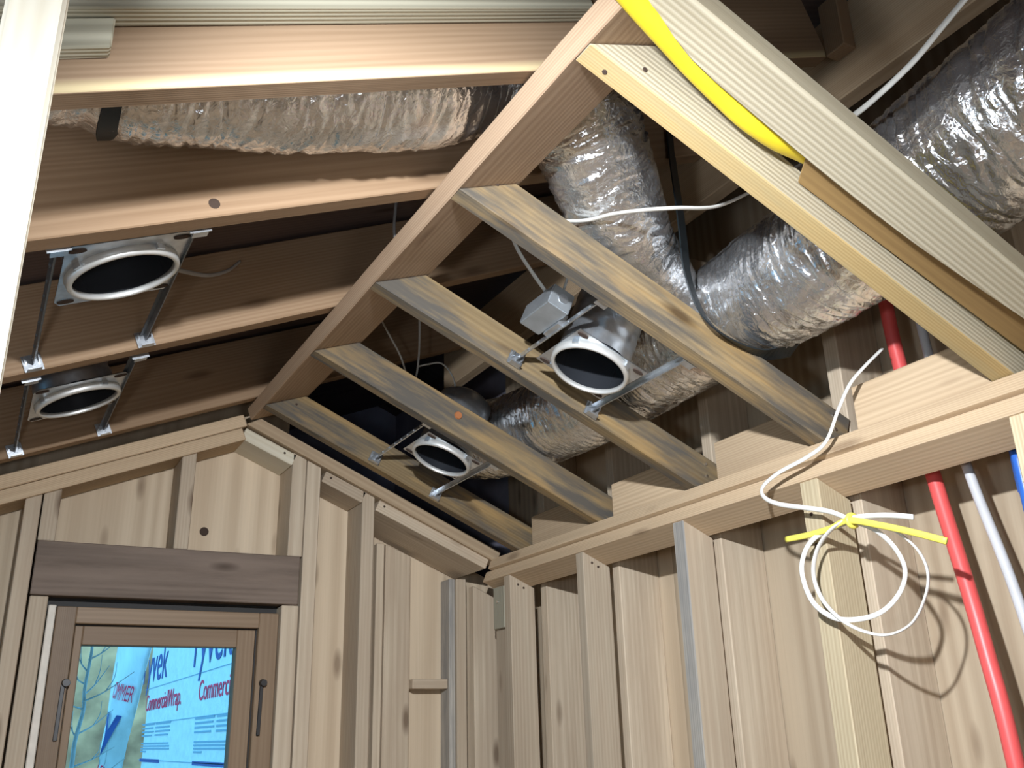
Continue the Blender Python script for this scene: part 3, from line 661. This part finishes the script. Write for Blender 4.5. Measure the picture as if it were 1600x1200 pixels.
for y0 in (10.93, 8.40):
    text('Tyvek', .52, y0, .575, M_INKB, hw, 1.16)
    text('CommercialWrap.', .215, y0-.45, .305, M_INKR, hw, 1.13)
    for k, ww in enumerate((1.5, 1.42, 1.5, 1.3)):
        board('print_line', V(XW-.004, y0-.40, .165-.033*k), V(XW-.004, y0-.40-ww*.45, .165-.033*k), Z*.014, X*.003, M_INKG, hw, bev=0)
        board('print_line', V(XW-.004, y0-1.15, .165-.033*k), V(XW-.004, y0-1.15-ww*.5, .165-.033*k), Z*.014, X*.003, M_INKG, hw, bev=0)
    for k, ww in enumerate((1.45, 1.5, 1.5, .3)):
        board('print_line', V(XW-.004, y0-.42, -.005-.024*k), V(XW-.004, y0-.42-ww, -.005-.024*k), Z*.013, X*.003, M_INKG, hw, bev=0)
    board('print_line', V(XW-.004, y0-.42, -.165), V(XW-.004, y0-1.5, -.165), Z*.03, X*.003, M_INKB, hw, bev=0)
for zz in (.51, .18, -.15):
    board('print_rule', V(XW-.004, 10.6, zz), V(XW-.004, 5.2, zz), Z*.006, X*.003, M_INKG, hw, bev=0)
# loose end of the wrap, folded outward
bm = bmesh.new(); FN = 14; rows = []
ft, fb_, et, eb = Vector((1.598, 10.35, 1.05)), Vector((1.598, 12.2, -.75)), Vector((1.36, 11.1, 1.2)), Vector((1.36, 11.7, -.75))
for i in range(FN+1):
    f = i/FN; a = fb_.lerp(ft, f); b2 = eb.lerp(et, f); row = []
    for k in range(9):
        g = k/8; p = a.lerp(b2, g); p.x -= .10*math.sin(g*3.1)*(.6+.4*math.sin(f*5)); p.y += .03*math.sin(f*17+k); row.append(bm.verts.new(p + Vector((0, 0, H))))
    rows.append(row)
for r0, r1 in zip(rows, rows[1:]):
    for k in range(8): bm.faces.new((r0[k], r0[k+1], r1[k+1], r1[k]))
lf = put('wrap_flap', bm, M_WRAP, Matrix.Identity(4), hw, True)
so = lf.modifiers.new('thickness', 'SOLIDIFY'); so.thickness = .01
def flap_pt(g, f):
    p = fb_.lerp(ft, f).lerp(eb.lerp(et, f), g); p.x -= .10*math.sin(g*3.1)*(.6+.4*math.sin(f*5)) + .012; p.y -= .03; return p + Vector((0, 0, H))
def flap_text(s, g0, g1, f0, f1, mat):
    cu = bpy.data.curves.new('lettering', 'FONT'); cu.body = s; cu.size = 1
    t = bpy.data.objects.new('lettering', cu); COL.objects.link(t)
    me = bpy.data.meshes.new_from_object(t); bpy.data.objects.remove(t)
    xs = [v.co.x for v in me.vertices]; ys = [v.co.y for v in me.vertices]
    for v in me.vertices:
        a = (v.co.x-min(xs))/(max(xs)-min(xs)); b = (v.co.y-min(ys))/(max(ys)-min(ys))
        v.co = flap_pt(g0 + (g1-g0)*a, f0 + (f1-f0)*b)
    me.materials.clear(); me.materials.append(mat)
    o = bpy.data.objects.new('lettering', me); COL.objects.link(o); place(o, Matrix.Identity(4), lf)
flap_text('OMMER', .78, .12, .635, .72, M_INKR)
flap_text('y', .86, .25, .33, .56, M_INKB)
flap_text('MER', .93, .30, .23, .29, M_INKR)

sp = tag(empty('bare_sapling', V(.5, 5, -1.75)), 'bare pale sapling outside the window, left of the printed wrap', 'tree')
def twig(name, pts, r0, r1, par):
    return tube(name, pts, (lambda f: r0+(r1-r0)*f), (lambda f: r0+(r1-r0)*f), M_BARK, n=6, ns=7, parent=par)
TR = [(.49, 5, -1.75), (.465, 5.0, -.8), (.468, 5.0, -.109), (.469, 5.0, .018), (.488, 5.0, .157), (.482, 5.0, .252), (.492, 5.0, .423), (.484, 5.0, .50), (.49, 5.0, .9)]
twig('trunk', TR, .012, .005, sp)
random.seed(3)
for z0, dx, dz, yo in ((.03, -.05, .09, .0), (.27, -.06, .06, .1), (.19, .20, .13, -.1), (.22, .11, .14, .1), (-.09, .18, .08, .1), (.16, -.09, .03, -.1), (.38, .12, .09, .0), (.33, -.05, .10, .1), (-.2, .22, .14, .0), (.05, .16, .11, .15)):
    a = (.475 + .02*max(0, z0), 5, z0)
    twig('branch', [a, (a[0]+dx*.45, 5+yo*.5, z0+dz*.35), (a[0]+dx, 5+yo, z0+dz)], .0045, .0015, sp)
    twig('branch', [(a[0]+dx*.45, 5+yo*.5, z0+dz*.35), (a[0]+dx*.6, 5+yo*.6, z0+dz*.8), (a[0]+dx*.62, 5+yo*.7, z0+dz*1.35)], .0028, .001, sp)
hill = tag(board('hillside', V(-6, 16, -2), V(6, 16, -2), Vector((0, 4, 9)), Vector((0, .3, 0)), plain('winter_hillside', (.72, .27, .13), .95, var=.65, scale=1.6), bev=0), kind='structure')
board('ground', V(-6, 3.1, -1.75), V(6, 3.1, -1.75), Y*14, Z*-.05, plain('bare_ground', (.22, .17, .11), .95, var=.4, scale=3), bev=0)['kind'] = 'structure'
